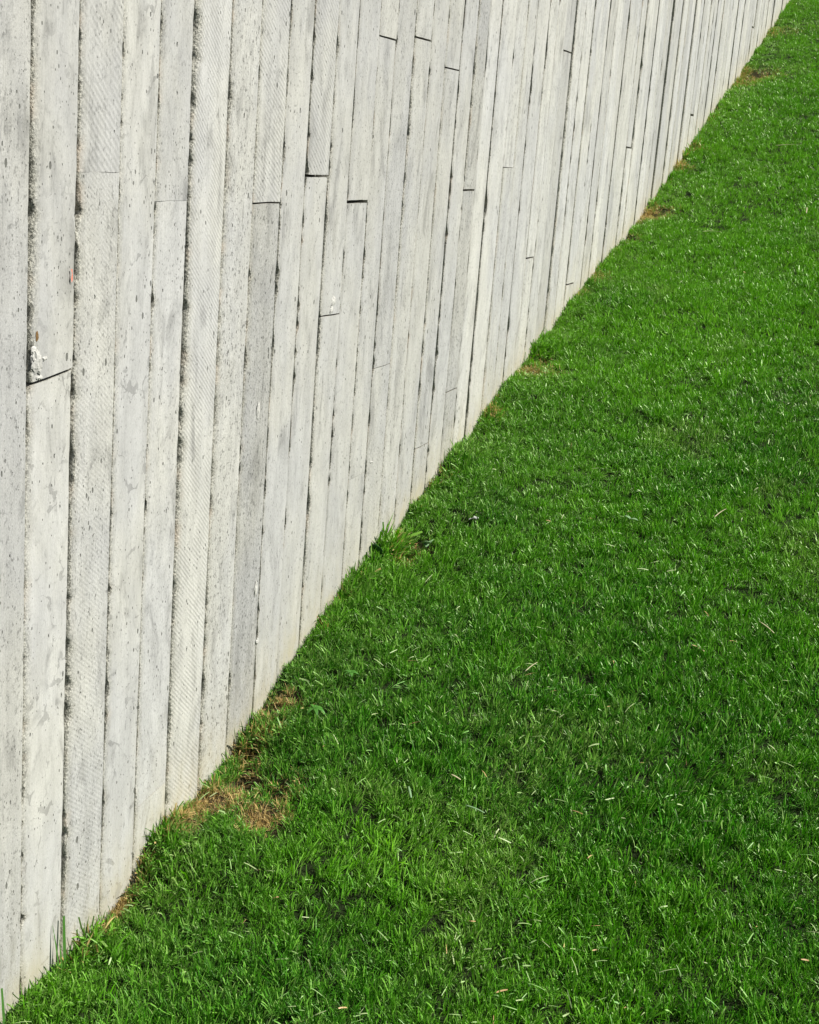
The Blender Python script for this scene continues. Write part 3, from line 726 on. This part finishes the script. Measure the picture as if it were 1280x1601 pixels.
tall_tuft(222, 1352, [(0, 185, .075, .004, 70, 5), (.004, 220, .045, .0025, 95, 25), (.002, 150, .03, .0025, 40, 30)], 'loose blades leaning left over the wall foot above the dark hole')
tall_tuft(178, 1425, [(0, 140, .045, .003, 12, 10), (.006, 100, .035, .0025, 5, 20), (-.012, 190, .05, .003, 50, -10)], 'short upright tuft on the wall foot below the dark hole')
tall_tuft(1092, 222, [(0, 120, .20, .006, 14, 5), (.02, 90, .12, .006, 5, 5)], 'tall thin weed stem against the far wall foot')
tall_tuft(612, 822, [(0, 90, .045, .003, 4, 4), (.01, 60, .04, .003, 10, 8)], 'small pair of straight blades in front of the dark wall joint')

def lying(name, u, v, L, w, az, mat, label, cat, lift=.034, bend=.35):
    P = ground_pt(u, v); rr = np.random.default_rng(int(u + v))
    vv, ff, aa = blade_geo((-L / 2 * math.cos(az), -L / 2 * math.sin(az), 0), az, L, w, 1.45, bend, .3, rr, 8, True)
    sx = (float(G0(P[0] + .05, P[1]) - G0(P[0] - .05, P[1]))) / .1
    vv = [np.array([q[0], q[1], q[2] + q[0] * sx]) for q in vv]
    o = mesh_obj(name, vv, ff, mat, smooth=True); o.location = (P[0], P[1], float(G(P[0], P[1])) + lift)
    md = o.modifiers.new('thickness', 'SOLIDIFY'); md.thickness = 0.0006
    return tag(o, label, cat)
lying('straw', 1230, 234, .13, .006, math.radians(-80), M_STRAW, 'pale straw lying across the upper right lawn', 'straw', .05, .1)
lying('straw', 1260, 335, .09, .006, math.radians(5), M_STRAW, 'short pale straw pointing up the slope at the right edge', 'straw', .05)
lying('straw', 1112, 369, .09, .005, math.radians(-70), M_STRAW, 'thin yellowish straw left of the short pale one', 'straw', .05)
lying('straw', 1125, 808, .07, .004, math.radians(-20), M_STRAW, 'long slanting straw in the middle right of the lawn', 'straw', .04)
lying('straw', 1198, 985, .055, .003, math.radians(-130), M_STRAW, 'slim straw slanting down to the right near the right edge', 'straw', .036)
lying('cut_stem', 640, 1245, .036, .0050, math.radians(-150), M_LEAFP, 'broad pale cut blade in the lower middle lawn', 'cut blade', .038)
lying('cut_stem', 742, 1272, .045, .0042, math.radians(-100), M_LEAFP, 'broad pale cut blade lying flat right of the shorter one', 'cut blade', .038)
lying('cut_stem', 712, 1222, .026, .0040, math.radians(-110), M_STRAW, 'small straw coloured cut blade above the flat pale ones', 'cut blade', .038)
lying('straw', 830, 1047, .05, .003, math.radians(-20), M_STRAW, 'fine straw in the central lawn', 'straw', .036)
